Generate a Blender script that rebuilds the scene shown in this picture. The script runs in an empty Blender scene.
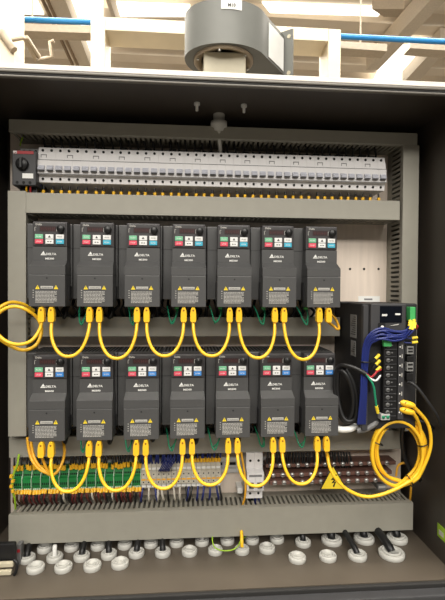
import bpy, bmesh, math, random
from mathutils import Vector, Matrix
random.seed(7)
S = bpy.context.scene
COL = S.collection
PI = math.pi
H = 1.4                                   # eye height of the camera above the hall floor

# ---------------------------------------------------------------- camera
F = 450.0                                 # focal length in pixels of the 445x600 frame
YAW, PITCH, ROLL = 0.078383, -0.016415, 0.006001
fwd = Vector((math.sin(YAW)*math.cos(PITCH), math.cos(YAW)*math.cos(PITCH), math.sin(PITCH)))
r0 = Vector((math.cos(YAW), -math.sin(YAW), 0)); u0 = r0.cross(fwd)
RGT = r0*math.cos(ROLL) + u0*math.sin(ROLL); UPV = u0*math.cos(ROLL) - r0*math.sin(ROLL)
cd = bpy.data.cameras.new('camera'); cam = bpy.data.objects.new('camera', cd); COL.objects.link(cam)
cd.sensor_fit = 'VERTICAL'; cd.sensor_height = 24.0; cd.lens = 24.0*F/600.0
cd.clip_start = 0.05; cd.clip_end = 100
M = Matrix((RGT, UPV, -fwd)).transposed().to_4x4(); M.translation = Vector((0, 0, H))
cam.matrix_world = M
S.camera = cam

# ---------------------------------------------------------------- light
w = bpy.data.worlds.new('World'); S.world = w; w.use_nodes = True
bg = w.node_tree.nodes['Background']; bg.inputs[0].default_value = (1.0, 0.93, 0.84, 1); bg.inputs[1].default_value = 0.08
def area(name, loc, rot, sx, sy, power, col=(1, .93, .83)):
    l = bpy.data.lights.new(name, 'AREA'); l.shape = 'RECTANGLE'; l.size = sx; l.size_y = sy; l.energy = power; l.color = col
    o = bpy.data.objects.new(name, l); COL.objects.link(o); o.location = loc; o.rotation_euler = rot
    return o
# rows of hall lamps under the roof, plus an added fill over the cabinet
area('hall_lamp_row', (-0.6, -2.6, 5.0), (math.radians(40), 0, 0), 5.0, 2.2, 270, (1, .95, .87))
area('hall_lamp_row_far', (0.5, -6.6, 5.3), (math.radians(60), 0, 0), 8.0, 1.0, 400, (1, .95, .87))
area('frame_fill_light', (0.0, 0.3, 5.6), (math.radians(18), 0, 0), 9.0, 0.8, 420, (1, .94, .84))  # added fill light, brightens the portal frame
area('hall_lamp_row_back', (0.0, 6.0, 5.6), (0, 0, 0), 10.0, 7.0, 2300, (1, .93, .82))
S.view_settings.view_transform = 'Standard'; S.view_settings.look = 'None'
S.view_settings.exposure = 0.0; S.view_settings.gamma = 1.0; S.view_settings.use_curve_mapping = False

# ---------------------------------------------------------------- helpers
def at(px, py, D):                        # point of the place on the plane Y = D
    d = RGT*(px-222.5) - UPV*(py-300.0) + fwd*F
    return Vector((0, 0, H)) + d*(D/d.y)
def on_z(px, py, z):                      # point of the place at height z
    d = RGT*(px-222.5) - UPV*(py-300.0) + fwd*F
    return Vector((0, 0, H)) + d*((z-H)/d.z)
def lin(c): return tuple(((x/255)/12.92 if x/255 <= .04045 else ((x/255+.055)/1.055)**2.4) for x in c)
MAT = {}
def mat(name, rgb, rough=.5, metal=0., var=.06, scale=40., bump=0., emit=0., stretch=None):
    m = bpy.data.materials.new(name); m.use_nodes = True; nt = m.node_tree
    b = nt.nodes['Principled BSDF']; c = lin(rgb)
    tc = nt.nodes.new('ShaderNodeTexCoord'); no = nt.nodes.new('ShaderNodeTexNoise'); no.inputs['Scale'].default_value = scale
    no.inputs['Detail'].default_value = 3
    if stretch:
        mp = nt.nodes.new('ShaderNodeMapping'); mp.inputs['Scale'].default_value = stretch
        nt.links.new(tc.outputs['Object'], mp.inputs['Vector']); nt.links.new(mp.outputs[0], no.inputs['Vector'])
    else: nt.links.new(tc.outputs['Object'], no.inputs['Vector'])
    rp = nt.nodes.new('ShaderNodeValToRGB')
    rp.color_ramp.elements[0].position = .3; rp.color_ramp.elements[1].position = .7
    rp.color_ramp.elements[0].color = tuple(x*(1-var) for x in c)+(1,); rp.color_ramp.elements[1].color = tuple(min(1, x*(1+var)) for x in c)+(1,)
    nt.links.new(no.outputs['Fac'], rp.inputs[0]); nt.links.new(rp.outputs[0], b.inputs['Base Color'])
    b.inputs['Roughness'].default_value = rough; b.inputs['Metallic'].default_value = metal
    if bump:
        bp = nt.nodes.new('ShaderNodeBump'); bp.inputs['Strength'].default_value = bump; bp.inputs['Distance'].default_value = .001
        nt.links.new(no.outputs['Fac'], bp.inputs['Height']); nt.links.new(bp.outputs[0], b.inputs['Normal'])
    if emit:
        b.inputs['Emission Color'].default_value = c+(1,); b.inputs['Emission Strength'].default_value = emit
    MAT[name] = m
    return m
mat('duct', (150, 147, 136), .5, var=.03)
mat('duct_in', (142, 138, 126), .6, var=.05)
mat('plate', (226, 212, 198), .42, .12, var=.05, scale=9, stretch=(14, 1, 1))
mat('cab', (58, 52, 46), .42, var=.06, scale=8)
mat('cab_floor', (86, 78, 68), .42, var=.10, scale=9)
mat('gasket', (38, 37, 36), .7)
mat('lit_edge', (225, 220, 210), .4)  # roof's front edge as lit from above, brightness put into the colour
mat('lip', (120, 116, 110), .45, .3)
mat('drive', (75, 75, 75), .42, var=.03, bump=.05, scale=300)
mat('drive_dark', (34, 34, 36), .45)
mat('drive_pad', (62, 60, 61), .4)
mat('led', (54, 42, 42), .3)
mat('led_seg', (88, 46, 46), .3)
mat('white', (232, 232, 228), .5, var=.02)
mat('print', (190, 188, 182), .6, var=.02)
mat('key_green', (120, 190, 150), .4); mat('key_red', (226, 84, 104), .4); mat('key_white', (232, 232, 230), .4)
mat('key_cyan', (70, 178, 206), .4); mat('key_blue', (70, 140, 214), .4)
mat('warn', (242, 214, 50), .5, var=.03)
mat('yellow', (248, 196, 42), .38, var=.03); mat('yellow_dark', (150, 100, 10), .5); mat('orange', (238, 176, 46), .42)
mat('ferrule', (240, 186, 40), .4)
mat('black', (20, 20, 21), .45); mat('black_soft', (30, 30, 32), .6)
mat('dark_grey', (58, 58, 60), .5); mat('mid_grey', (110, 110, 110), .5)
mat('mcb', (230, 228, 228), .42, var=.02); mat('mcb_mark', (126, 126, 128), .5); mat('toggle', (190, 192, 202), .35)
mat('hole', (14, 14, 14), .8)
mat('red', (164, 34, 42), .45); mat('green_wire', (30, 136, 98), .45); mat('green', (28, 128, 62), .45, var=.04)
mat('green_light', (70, 170, 96), .45); mat('lime', (150, 190, 40), .5); mat('pale_green', (190, 214, 190), .5)
mat('blue', (24, 38, 104), .42); mat('maroon', (104, 34, 34), .5); mat('copper', (116, 84, 74), .45, .2); mat('brown', (86, 54, 36), .5)
mat('term_grey', (196, 190, 176), .5); mat('screw', (200, 198, 194), .3, .7)
mat('zinc', (190, 190, 188), .4, .15, var=.05)
mat('gland', (186, 185, 179), .45, var=.02); mat('cream', (190, 182, 158), .5)
mat('blower', (112, 113, 108), .5, .1, var=.03)
mat('hall_white', (238, 226, 206), .6, var=.04, scale=3); mat('hall_roof', (232, 220, 202), .6, var=.05, scale=2)
mat('hall_beam', (216, 204, 186), .6); mat('hall_frame', (232, 218, 190), .55, var=.06, scale=6); mat('hall_floor', (96, 92, 86), .5, scale=2)
mat('blue_pipe', (40, 130, 196), .4); mat('tray', (176, 160, 138), .5)
mat('conduit', (140, 118, 94), .5)
mat('lamp', (255, 250, 238), .5, emit=2.0, var=0)
mat('screen', (12, 16, 24), .15); mat('label_grey', (132, 132, 130), .6)

class MB:
    """collects shapes into ONE mesh object"""
    def __init__(s): s.v = []; s.f = []; s.m = []; s.sm = []; s.mats = []
    def mi(s, m):
        if m not in s.mats: s.mats.append(m)
        return s.mats.index(m)
    def add(s, vs, fs, m, smooth=False):
        b = len(s.v); s.v += [tuple(x) for x in vs]; k = s.mi(m)
        for f in fs: s.f.append([b+i for i in f]); s.m.append(k); s.sm.append(smooth)
        return s
    def box(s, x0, x1, y0, y1, z0, z1, m, bev=0.):
        if x0 > x1: x0, x1 = x1, x0
        if y0 > y1: y0, y1 = y1, y0
        if z0 > z1: z0, z1 = z1, z0
        if bev <= 0:
            vs = [(x, y, z) for x in (x0, x1) for y in (y0, y1) for z in (z0, z1)]
            fs = [(0, 1, 3, 2), (4, 6, 7, 5), (0, 4, 5, 1), (2, 3, 7, 6), (0, 2, 6, 4), (1, 5, 7, 3)]
            return s.add(vs, fs, m)
        bm = bmesh.new(); bmesh.ops.create_cube(bm, size=1)
        for v in bm.verts: v.co = Vector(((x0+x1)/2+v.co.x*(x1-x0), (y0+y1)/2+v.co.y*(y1-y0), (z0+z1)/2+v.co.z*(z1-z0)))
        bmesh.ops.bevel(bm, geom=bm.edges[:], offset=bev, segments=2, profile=.6, affect='EDGES')
        bm.verts.index_update()
        s.add([v.co for v in bm.verts], [[v.index for v in f.verts] for f in bm.faces], m); bm.free()
        return s
    def prism(s, poly, a, b, axis, m, smooth=False):
        n = len(poly)
        def P(p, t): return {'x': (t, p[0], p[1]), 'y': (p[0], t, p[1]), 'z': (p[0], p[1], t)}[axis]
        vs = [P(p, a) for p in poly]+[P(p, b) for p in poly]
        s.add(vs, [(i, (i+1) % n, n+(i+1) % n, n+i) for i in range(n)], m, smooth)
        s.add(vs, [list(range(n))[::-1], list(range(n, 2*n))], m)
        return s
    def tube(s, pts, r, m, n=8, curve=True, seg=6):
        p = [Vector(q) for q in pts]
        if curve and len(p) > 2:
            e = [p[0]*2-p[1]]+p+[p[-1]*2-p[-2]]; o = []
            for i in range(1, len(e)-2):
                for k in range(seg):
                    t = k/seg; a, b, c, d = e[i-1:i+3]
                    o.append(.5*((2*b)+(c-a)*t+(2*a-5*b+4*c-d)*t*t+(3*b-a-3*c+d)*t**3))
            o.append(p[-1]); p = o
        rr = r if hasattr(r, '__len__') else [r]*len(p)
        if len(rr) != len(p): rr = [rr[min(len(rr)-1, int(i*len(rr)/len(p)))] for i in range(len(p))]
        T = [((p[min(i+1, len(p)-1)]-p[max(i-1, 0)]).normalized()) for i in range(len(p))]
        up = Vector((0, 0, 1)) if abs(T[0].z) < .9 else Vector((1, 0, 0))
        nn = (up-T[0]*up.dot(T[0])).normalized(); vs = []
        for i, q in enumerate(p):
            nn = (nn-T[i]*nn.dot(T[i])).normalized(); bb = T[i].cross(nn)
            for k in range(n):
                a = 2*PI*k/n; vs.append(q+(nn*math.cos(a)+bb*math.sin(a))*rr[i])
        fs = [(i*n+k, i*n+(k+1) % n, (i+1)*n+(k+1) % n, (i+1)*n+k) for i in range(len(p)-1) for k in range(n)]
        s.add(vs, fs, m, True)
        s.add(vs, [list(range(n))[::-1], [(len(p)-1)*n+k for k in range(n)]], m)
        return s
    def cyl(s, a, b, r, m, n=14): return s.tube([a, b], r, m, n, False)
    def lathe(s, c, prof, m, n=24, axis='z', smooth=True):
        vs = []; c = Vector(c)
        for (r, h) in prof:
            for k in range(n):
                a = 2*PI*k/n; x, y = r*math.cos(a), r*math.sin(a)
                vs.append(c+Vector({'z': (x, y, h), 'y': (x, h, y), 'x': (h, x, y)}[axis]))
        L = len(prof)
        s.add(vs, [(i*n+k, i*n+(k+1) % n, (i+1)*n+(k+1) % n, (i+1)*n+k) for i in range(L-1) for k in range(n)], m, smooth)
        if prof[0][0] > 1e-6: s.add(vs, [list(range(n))[::-1]], m)
        if prof[-1][0] > 1e-6: s.add(vs, [[(L-1)*n+k for k in range(n)]], m)
        return s
    def text(s, body, x, y, z, size, m, width=None, bold=.0):
        """upright lettering facing -Y, left end at x, baseline z, raised from the plane y"""
        c = bpy.data.curves.new('t', 'FONT'); c.body = body; c.size = size; c.extrude = .00025; c.offset = bold; c.resolution_u = 2
        o = bpy.data.objects.new('t', c); COL.objects.link(o)
        me = bpy.data.meshes.new_from_object(o.evaluated_get(bpy.context.evaluated_depsgraph_get()))
        xs = [v.co.x for v in me.vertices]; k = (width/(max(xs)-min(xs))) if width else 1
        s.add([(x+(v.co.x-min(xs))*k, y-v.co.z, z+v.co.y) for v in me.vertices], [list(p.vertices) for p in me.polygons], m)
        bpy.data.objects.remove(o); bpy.data.curves.remove(c); bpy.data.meshes.remove(me)
        return s
    def build(s, name, parent=None, loc=None):
        off = Vector(loc) if loc is not None else Vector((0, 0, 0))
        me = bpy.data.meshes.new(name); me.from_pydata([tuple(Vector(v)-off) for v in s.v], [], s.f)
        for m in s.mats: me.materials.append(MAT[m])
        for p, k, q in zip(me.polygons, s.m, s.sm): p.material_index = k; p.use_smooth = q
        bm = bmesh.new(); bm.from_mesh(me); bmesh.ops.recalc_face_normals(bm, faces=bm.faces[:]); bm.to_mesh(me); bm.free()
        o = bpy.data.objects.new(name, me); COL.objects.link(o)
        if parent: o.parent = parent
        o.location = off
        return o
def tag(o, label, cat, group=None):
    o['label'] = label; o['category'] = cat
    if group: o['group'] = group
    return o
def struct(o): o['kind'] = 'structure'; return o
def thing(name, loc, label, cat, group=None):
    o = bpy.data.objects.new(name, None); COL.objects.link(o); o.location = loc; o.empty_display_size = .02
    return tag(o, label, cat, group)
def kids(o): return [c for c in bpy.data.objects if c.parent == o]
def dup(o, loc, label=None, group=None):
    def rec(a, par):
        c = a.copy(); COL.objects.link(c)
        if par: c.parent = par
        for k in kids(a): rec(k, c)
        return c
    r = rec(o, None); r.location = loc
    if label: r['label'] = label
    if group: r['group'] = group
    return r
ORD = ['first', 'second', 'third', 'fourth', 'fifth', 'sixth', 'seventh', 'eighth', 'ninth', 'tenth', 'eleventh', 'twelfth', 'thirteenth', 'fourteenth', 'fifteenth', 'sixteenth']
def rank(i, n): return 'leftmost' if i == 0 else 'rightmost' if i == n-1 else ORD[i]+' from the left'

YP = 1.035          # front of the mounting plate
YD = .955           # front of the wiring ducts
ZF = H-.550         # cabinet floor
ZR = H+.376         # underside of the cabinet roof
Y0 = .819           # front rim of the cabinet
XL, XR = -.418, .524

# ---------------------------------------------------------------- the hall
m = MB(); m.box(-9, 9, -10, 13, -.1, 0, 'hall_floor'); struct(m.build('floor'))
ZC = 6.0
prof = []                                  # trapezoid sheet roof, ribs running across
y = 4.0
while y < 13:
    prof += [(y, ZC), (y+.28, ZC), (y+.36, ZC+.16), (y+.62, ZC+.16)]; y += .70
prof += [(y, ZC+.3), (4.0, ZC+.3)]
m = MB(); m.prism(prof, -9, 9, 'x', 'hall_roof'); struct(m.build('ceiling'))
m = MB(); m.box(-9, 9, 13, 13.2, 0, ZC, 'tray'); struct(m.build('wall_back'))
def slab(pxs, z, dz, m, mb=None):             # a flat bar under the roof, its underside outlined at height z
    P = [on_z(x, y, z) for x, y in pxs]; mb = mb or MB(); mb.prism([(p.x, p.y) for p in P], z, z+dz, 'z', m); return mb
m = MB()
slab([(47, -6), (63, -6), (91, 67), (77, 67)], ZC-.30, .28, 'hall_beam', m)
for x in (38, 43): slab([(x, -6), (x+2.2, -6), (x+36, 67), (x+34, 67)], ZC-.34, .05, 'conduit', m)
slab([(104, -6), (108, -6), (123, 40), (119, 40)], ZC-.30, .28, 'hall_beam', m)
struct(m.build('trim_1'))
m = MB()
slab([(436, -6), (452, -6), (378, 70), (366, 70)], ZC-.34, .30, 'hall_beam', m)
slab([(440, 43), (452, 43), (417, 84), (402, 84)], ZC-.30, .26, 'hall_beam', m)
slab([(372, 9), (404, 9), (398, 17), (384, 17)], ZC-.40, .3, 'tray', m)
struct(m.build('trim_2'))
def sky(n, pxs):
    o = slab(pxs, ZC-.04, .03, 'lamp').build('window_%d' % n); return struct(o)
sky(1, [(14, 1), (37, 1), (44, 15), (14, 14)])
sky(2, [(66, -5), (103, -5), (103, 62), (95, 68)])
sky(3, [(109, 3), (190, 6), (190, 17), (115, 17)])
sky(4, [(262, 3), (384, 8.5), (378, 16.5), (270, 13)])
sky(5, [(390, 46), (428, 46), (401, 84), (372, 84)])
# white column and clamp at the left edge
p0 = at(-14, 70, 2.6); p1 = at(14, 66, 2.6)
t = thing('column', ((p0.x+p1.x)/2, 2.6, 0), 'broad cream column at the left edge behind the cabinet', 'column')
MB().box(p0.x-t.location.x, p1.x-t.location.x, 0, .16, 0, ZC-.03, 'hall_frame').build('shaft', t)
q0 = at(1, 32, 2.58); q1 = at(14, 50, 2.58)
MB().tube([q0, q1], .022, 'tray', 6).build('clamp', t).location -= t.location
# bent pipe bracket
m = MB(); m.tube([at(12, 40, 2.55), at(22, 38, 2.55), at(24, 38, 2.6), at(36, 60, 2.75), at(47, 58, 2.8), at(52, 57, 2.8), at(50, 42, 2.8), at(54, 41, 2.8)], .012, 'tray', 6, False)
m.tube([at(26, 37, 2.6), at(39, 57, 2.75)], .014, 'tray', 6, False)
loc = at(12, 40, 2.55); tag(m.build('pipe_bracket', None, loc), 'thin bent pipe bracket reaching out from the cream column at upper left', 'bracket')
# portal frame behind the cabinet
YG = 2.2
fr = thing('portal_frame', (at(215, 30, YG).x, YG, 0), 'cream painted steel portal frame standing behind the cabinet and blower', 'frame')
L0, L1 = at(90.5, 40, YG), at(105, 40, YG); R0, R1 = at(328.5, 40, YG), at(341, 40, YG)
zt = at(215, 22.5, YG).z; zb = at(215, 35.5, YG).z
MB().box(L0.x-fr.location.x, L1.x-fr.location.x, 0, .16, 0, zt, 'hall_frame', .004).build('post', fr)
MB().box(R0.x-fr.location.x, R1.x-fr.location.x, 0, .16, 0, zt, 'hall_frame', .004).build('post', fr)
xa_, xb_ = L1.x-fr.location.x, R0.x-fr.location.x
MB().box(xa_, xb_, 0, .012, zb, zt, 'hall_frame', .003).box(xa_, xb_, .0122, .15, zb+.002, zt-.001, 'hall_frame').build('crossbeam', fr)
# blue pipes on their trays
m = MB(); m.tube([at(-260, 8, 3.35), at(98, 22.5, 3.0)], .018, 'blue_pipe', 10, False)
tag(m.build('pipe', None, at(14, 18, 3.2)), 'bright blue pipe at upper left between the columns', 'pipe')
m = MB(); m.tube([at(333, 36, 3.0), at(760, 58, 2.75)], .018, 'blue_pipe', 10, False)
tag(m.build('pipe', None, at(340, 37, 3.0)), 'bright blue pipe at upper right beside the slanting beam', 'pipe')
def tray(a, b, label):
    m = MB(); d = Vector((0, 0, .05)); e = Vector((0, .1, 0))
    vs = [a, b, b+d, a+d, a+e, b+e, b+d+e, a+d+e]
    m.add(vs, [(0, 1, 2, 3), (5, 4, 7, 6), (4, 0, 3, 7), (1, 5, 6, 2), (3, 2, 6, 7), (4, 5, 1, 0)], 'tray')
    t = thing('cable_tray', a, label, 'tray')
    m.build('channel', t, None).data.transform(Matrix.Translation(-a))
    c = (b-a)*.5; MB().tube([c+Vector((0, .05, .04)), Vector((c.x, c.y+.05, ZC+.02-a.z))], .006, 'tray', 6, False).build('hanger', t)
tray(at(-30, 29, 3.3), at(91, 33, 3.15), 'beige cable tray under the blue pipe at upper left')
tray(at(339, 48, 3.1), at(387, 51, 3.1), 'beige cable tray under the right blue pipe, piece beside the post')
tray(at(410, 48, 3.1), at(700, 67, 3.1), 'beige cable tray piece at the right edge under the blue pipe')

# ---------------------------------------------------------------- cabinet
cab = thing('electrical_cabinet', (.05, 1.0, 0), 'open dark grey steel control cabinet holding all the drives and ducts', 'cabinet')
def cp(name, mb): return mb.build(name, cab, cab.location) if False else _cp(name, mb)
def _cp(name, mb):
    o = mb.build(name, None, cab.location); o.parent = cab; o.location = (0, 0, 0); return o
YB = 1.09
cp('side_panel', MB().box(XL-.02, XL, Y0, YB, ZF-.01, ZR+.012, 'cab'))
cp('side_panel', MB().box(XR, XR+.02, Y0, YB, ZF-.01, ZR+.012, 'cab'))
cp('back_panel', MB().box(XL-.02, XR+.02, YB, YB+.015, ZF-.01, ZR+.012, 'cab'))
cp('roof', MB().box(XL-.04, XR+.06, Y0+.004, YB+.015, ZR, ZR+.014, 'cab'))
m = MB(); m.box(XL-.04, XR+.06, Y0-.004, Y0+.02, ZR+.0142, ZR+.021, 'lit_edge', .001); m.box(XL-.04, XR+.06, Y0-.006, Y0+.0038, ZR+.0105, ZR+.0141, 'lit_edge', .001)
cp('rain_lip', m)
m = MB(); m.box(XL-.02, XR+.05, Y0-.006, Y0+.004, ZR+.005, ZR+.0104, 'lip', .002); m.box(XL-.02, XR+.05, Y0-.004, Y0+.004, ZR+.001, ZR+.0049, 'gasket', .002)
m.box(XL-.02, XR+.05, Y0-.005, Y0+.004, ZR-.003, ZR+.0009, 'lip', .002)
cp('rim', m)
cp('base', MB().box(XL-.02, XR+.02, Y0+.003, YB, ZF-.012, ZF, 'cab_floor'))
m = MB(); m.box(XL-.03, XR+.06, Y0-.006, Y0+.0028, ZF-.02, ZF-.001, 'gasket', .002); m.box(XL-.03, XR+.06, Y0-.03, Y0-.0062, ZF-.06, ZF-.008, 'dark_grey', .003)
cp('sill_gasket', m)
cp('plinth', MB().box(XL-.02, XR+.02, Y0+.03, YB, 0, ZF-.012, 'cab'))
m = MB(); m.box(-.392, .512, YP, YP+.003, H-.535, H+.368, 'plate')
for x in (350, 364, 378.5):
    q = at(x, 269, YP); m.cyl((q.x, YP-.0006, q.z), (q.x, YP+.001, q.z), .0028, 'hole', 10)
cp('mounting_plate', m)
m = MB(); q = at(369, 299.3, YP)
m.box(q.x-.026, q.x+.026, YP-.0006, YP, q.z-.0075, q.z+.0075, 'white'); m.box(q.x-.012, q.x+.008, YP-.0009, YP-.0005, q.z-.002, q.z+.002, 'mcb_mark')
tag(m.build('label_plate', None, (q.x, YP, q.z)), 'small white label on the bare plate above the servo unit', 'label')
ys0, ys1 = XR/at(445.5, 550, 1).x, XR/at(437.5, 550, 1).x; zs1, zs0 = at(441, 530, ys0).z, at(441, 543, ys0).z; q = Vector((XR, ys0, zs0))
m = MB(); m.box(XR-.001, XR, ys0, ys1, zs0, zs1, 'lime'); m.box(XR-.0014, XR-.001, ys0+.006, ys1-.006, zs0+.006, zs0+.016, 'print')
tag(m.build('sticker', None, (XR, .93, q.z)), 'yellow green sticker low on the right cabinet wall', 'sticker')
# roof gland with cable
g = at(219, 108, .955); g.z = ZR
t = thing('cable_gland', (g.x, g.y, ZR), 'dim grey cable gland hanging from the cabinet roof', 'gland')
MB().lathe((0, 0, 0), [(.012, 0), (.012, -.014), (.0175, -.016), (.0175, -.026), (.011, -.028), (.009, -.034), (0, -.034)], 'gland').build('nut', t)
m = MB(); m.tube([(0, 0, -.03), (.002, .01, -.05), (.006, .03, -.075), (.006, .05, -.1)], .0042, 'gland'); m.build('lead', t)
for px, lab in ((197, 'left'), (244, 'right')):
    g2 = at(px, 97, .9); m = MB(); m.lathe((g2.x, g2.y, ZR), [(.006, 0), (.006, -.005), (.003, -.006), (.003, -.016), (0, -.017)], 'zinc', 8)
    tag(m.build('bolt', None, (g2.x, g2.y, ZR)), 'small bolt under the cabinet roof %s of the roof gland' % lab, 'bolt')

# ---------------------------------------------------------------- blower on the roof
ZT = ZR+.014
zb_, zt_ = H+.522, H+.614
c = Vector((.079, 1.02)); rr = .085
bl = thing('blower', (c.x, c.y, ZT), 'grey snail shaped blower standing on the cabinet roof', 'blower')
poly = []
for k in range(0, 41):
    a = math.radians(-20-k*(300/40)); r_ = rr*(1.0 + .14*max(0, 1-k/26)) ; poly.append((r_*math.cos(a), r_*math.sin(a)*(.8 if math.sin(a) < 0 else 1)))
d = Vector((.60, .80)); e = Vector((poly[0][0], poly[0][1])) + d*.098
f2 = e + Vector((-d.y, d.x))*.10
poly = [(e.x, e.y)]+poly+[(f2.x-.02, f2.y)]
m = MB(); m.prism(poly, zb_-ZT, zt_-ZT, 'z', 'blower'); 
o = m.build('housing', bl)
for p in o.data.polygons: p.use_smooth = abs(p.normal.z) < .5
mod = o.modifiers.new('b', 'BEVEL'); mod.width = .003; mod.segments = 2; mod.limit_method = 'ANGLE'; mod.angle_limit = math.radians(50)
MB().lathe((0, 0, zb_-ZT), [(.067, .0), (.067, -.004), (.063, -.006), (.059, -.003), (.050, -.001), (.050, .0)], 'tray', 40).build('inlet_ring', bl)
m = MB()
for k in range(6):
    a = k*PI/3+.3; m = MB(); m.cyl((.060*math.cos(a), .060*math.sin(a), zb_-ZT-.006), (.060*math.cos(a), .060*math.sin(a), zb_-ZT-.009), .003, 'screw', 8); m.build('screw', bl)
pass
MB().box(-.046, .046, -.04, .05, 0, zb_-ZT-.001, 'cream', .003).build('pedestal', bl)
# flange at the outlet end
ang = math.atan2(d.y, d.x); mid = (e+f2)/2; nv = Vector((-d.y, d.x))
fl = [e-nv*.022, e-nv*.022+d*.004, f2+nv*.012+d*.004, f2+nv*.012]
m = MB(); m.prism([(v.x, v.y) for v in fl], zb_-ZT-.010, zt_-ZT+.012, 'z', 'blower')
fo = m.build('outlet_flange', bl)
m = MB()
for zz in (zb_-ZT+.002, zt_-ZT-.004):
    q = e-nv*.012; m = MB(); m.cyl((q.x-d.x*.001, q.y-d.y*.001, zz), (q.x+d.x*.005, q.y+d.y*.005, zz), .005, 'cream', 8); m.build('flange_slot', fo)
# white panel painting the glare on the outlet's side, and a tag at the top of the housing
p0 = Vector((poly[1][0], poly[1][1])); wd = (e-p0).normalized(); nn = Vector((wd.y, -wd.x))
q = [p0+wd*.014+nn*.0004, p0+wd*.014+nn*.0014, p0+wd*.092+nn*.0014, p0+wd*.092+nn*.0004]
MB().prism([(v.x, v.y) for v in q], zb_-ZT+.006, zt_-ZT-.010, 'z', 'white').build('side_glare', bl)
def arc(a, k): r_ = rr*(1+.14*max(0, 1-((-20-a)/7.5)/26))+k; return (r_*math.cos(math.radians(a)), r_*math.sin(math.radians(a))*.8)
AA = [-97+k*3 for k in range(10)]
m = MB(); m.prism([arc(a, .0004) for a in AA]+[arc(a, .0014) for a in AA[::-1]], H+.592-ZT, H+.6135-ZT, 'z', 'white'); m.text('M10', .003, arc(-84, .0022)[1], H+.597-ZT, .009, 'black', width=.016, bold=.0002)
m.build('tag_label', bl)

# ---------------------------------------------------------------- slotted ducts
def duct(loc, L, hgt, vert, label, y0=YD, y1=YP, open_low=True, open_high=True):
    """slotted trunking: body with fingers and a smooth lid; loc = lower left front corner"""
    t = thing('cable_duct', loc, label, 'cable duct', 'grey slotted cable ducts')
    dpt = y1-y0-.0015
    def B(mb, a0, a1, b0, b1, c0, c1, m, bev=0):      # a along the duct, b depth, c across
        if vert: mb.box(c0, c1, b0, b1, a0, a1, m, bev)
        else: mb.box(a0, a1, b0, b1, c0, c1, m, bev)
    m = MB(); B(m, 0, L, dpt-.002, dpt, 0, hgt, 'duct_in')
    for c0, c1, op in ((0, .0018, open_low), (hgt-.0018, hgt, open_high)):
        B(m, 0, L, dpt-.022, dpt-.002, c0, c1, 'duct_in'); B(m, 0, L, .010, .016, c0, c1, 'duct_in')
        n = int(L/.0105)
        for k in range(n):
            a = (k+.5)*L/n; B(m, a-.0028, a+.0028, .016, dpt-.022, c0, c1, 'duct_in')
    m.build('slotted_body', t)
    m = MB(); B(m, 0, L, 0, .002, -.0008, hgt+.0008, 'duct', .0006); B(m, 0, L, .002, .0098, -.0008, .0008, 'duct'); B(m, 0, L, .002, .0098, hgt-.0008, hgt+.0008, 'duct')
    m.build('lid', t)
    return t
def hduct(px0, px1, ytop, ybot, label, y0=YD, px_ref=None):
    pr = px_ref or (px0+px1)/2
    a, b = at(px0, (ytop+ybot)/2, y0), at(px1, (ytop+ybot)/2, y0); zt = at(pr, ytop, y0).z; zb = at(pr, ybot, y0).z
    return duct((a.x, y0, zb), b.x-a.x, zt-zb, False, label, y0)
hduct(8.8, 417.5, 126.5, 138, 'long grey cable duct across the top above the breakers, in shade')
hduct(26, 400, 197, 216, 'grey cable duct between the breaker row and the upper drives')
hduct(26, 340, 317.5, 336, 'grey cable duct between the upper and lower rows of drives', .985)
hduct(9, 404, 434.5, 453, 'grey cable duct under the lower drives above the terminals', .985)
hduct(8.5, 413, 509.5, 537, 'wide grey cable duct along the bottom above the white glands')
a = at(8.5, 437, YD); b = at(25.5, 191, YD); zlo = at(16, 436.5, YD).z; duct((a.x, YD, zlo), b.z-zlo, b.x-a.x, True, 'vertical grey cable duct at the left edge of the plate')
a = at(402, 300, YD); b = at(417, 300, YD); z1 = at(410, 145, YD).z; z0 = at(410, 431, YD).z
duct((a.x, YD, z0), z1-z0, b.x-a.x, True, 'vertical grey cable duct at the right edge of the plate')

# ---------------------------------------------------------------- DIN rails
def rail(px0, px1, y, label):
    a, b = at(px0, y, 1.02), at(px1, y, 1.02); t = (b.x-a.x)
    m = MB(); z = a.z
    m.box(a.x, b.x, YP-.002, YP-.0002, z-.010, z+.010, 'zinc'); m.box(a.x, b.x, 1.024, 1.0255, z-.0175, z-.008, 'zinc'); m.box(a.x, b.x, 1.024, 1.0255, z+.008, z+.0175, 'zinc')
    m.box(a.x, b.x, 1.0255, YP-.002, z-.010, z-.0085, 'zinc'); m.box(a.x, b.x, 1.0255, YP-.002, z+.0085, z+.010, 'zinc')
    n = max(1, int(t/.03))
    for k in range(n): m.box(a.x+(k+.3)*t/n, a.x+(k+.8)*t/n, YP-.0026, YP-.0019, z-.003, z+.003, 'hole')
    return tag(m.build('mounting_rail', None, (a.x, YP, z)), label, 'rail')
rail(14, 386, 168, 'zinc mounting rail behind the row of white breakers')
rail(14, 266, 471, 'zinc mounting rail showing beside the grey terminals')

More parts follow.
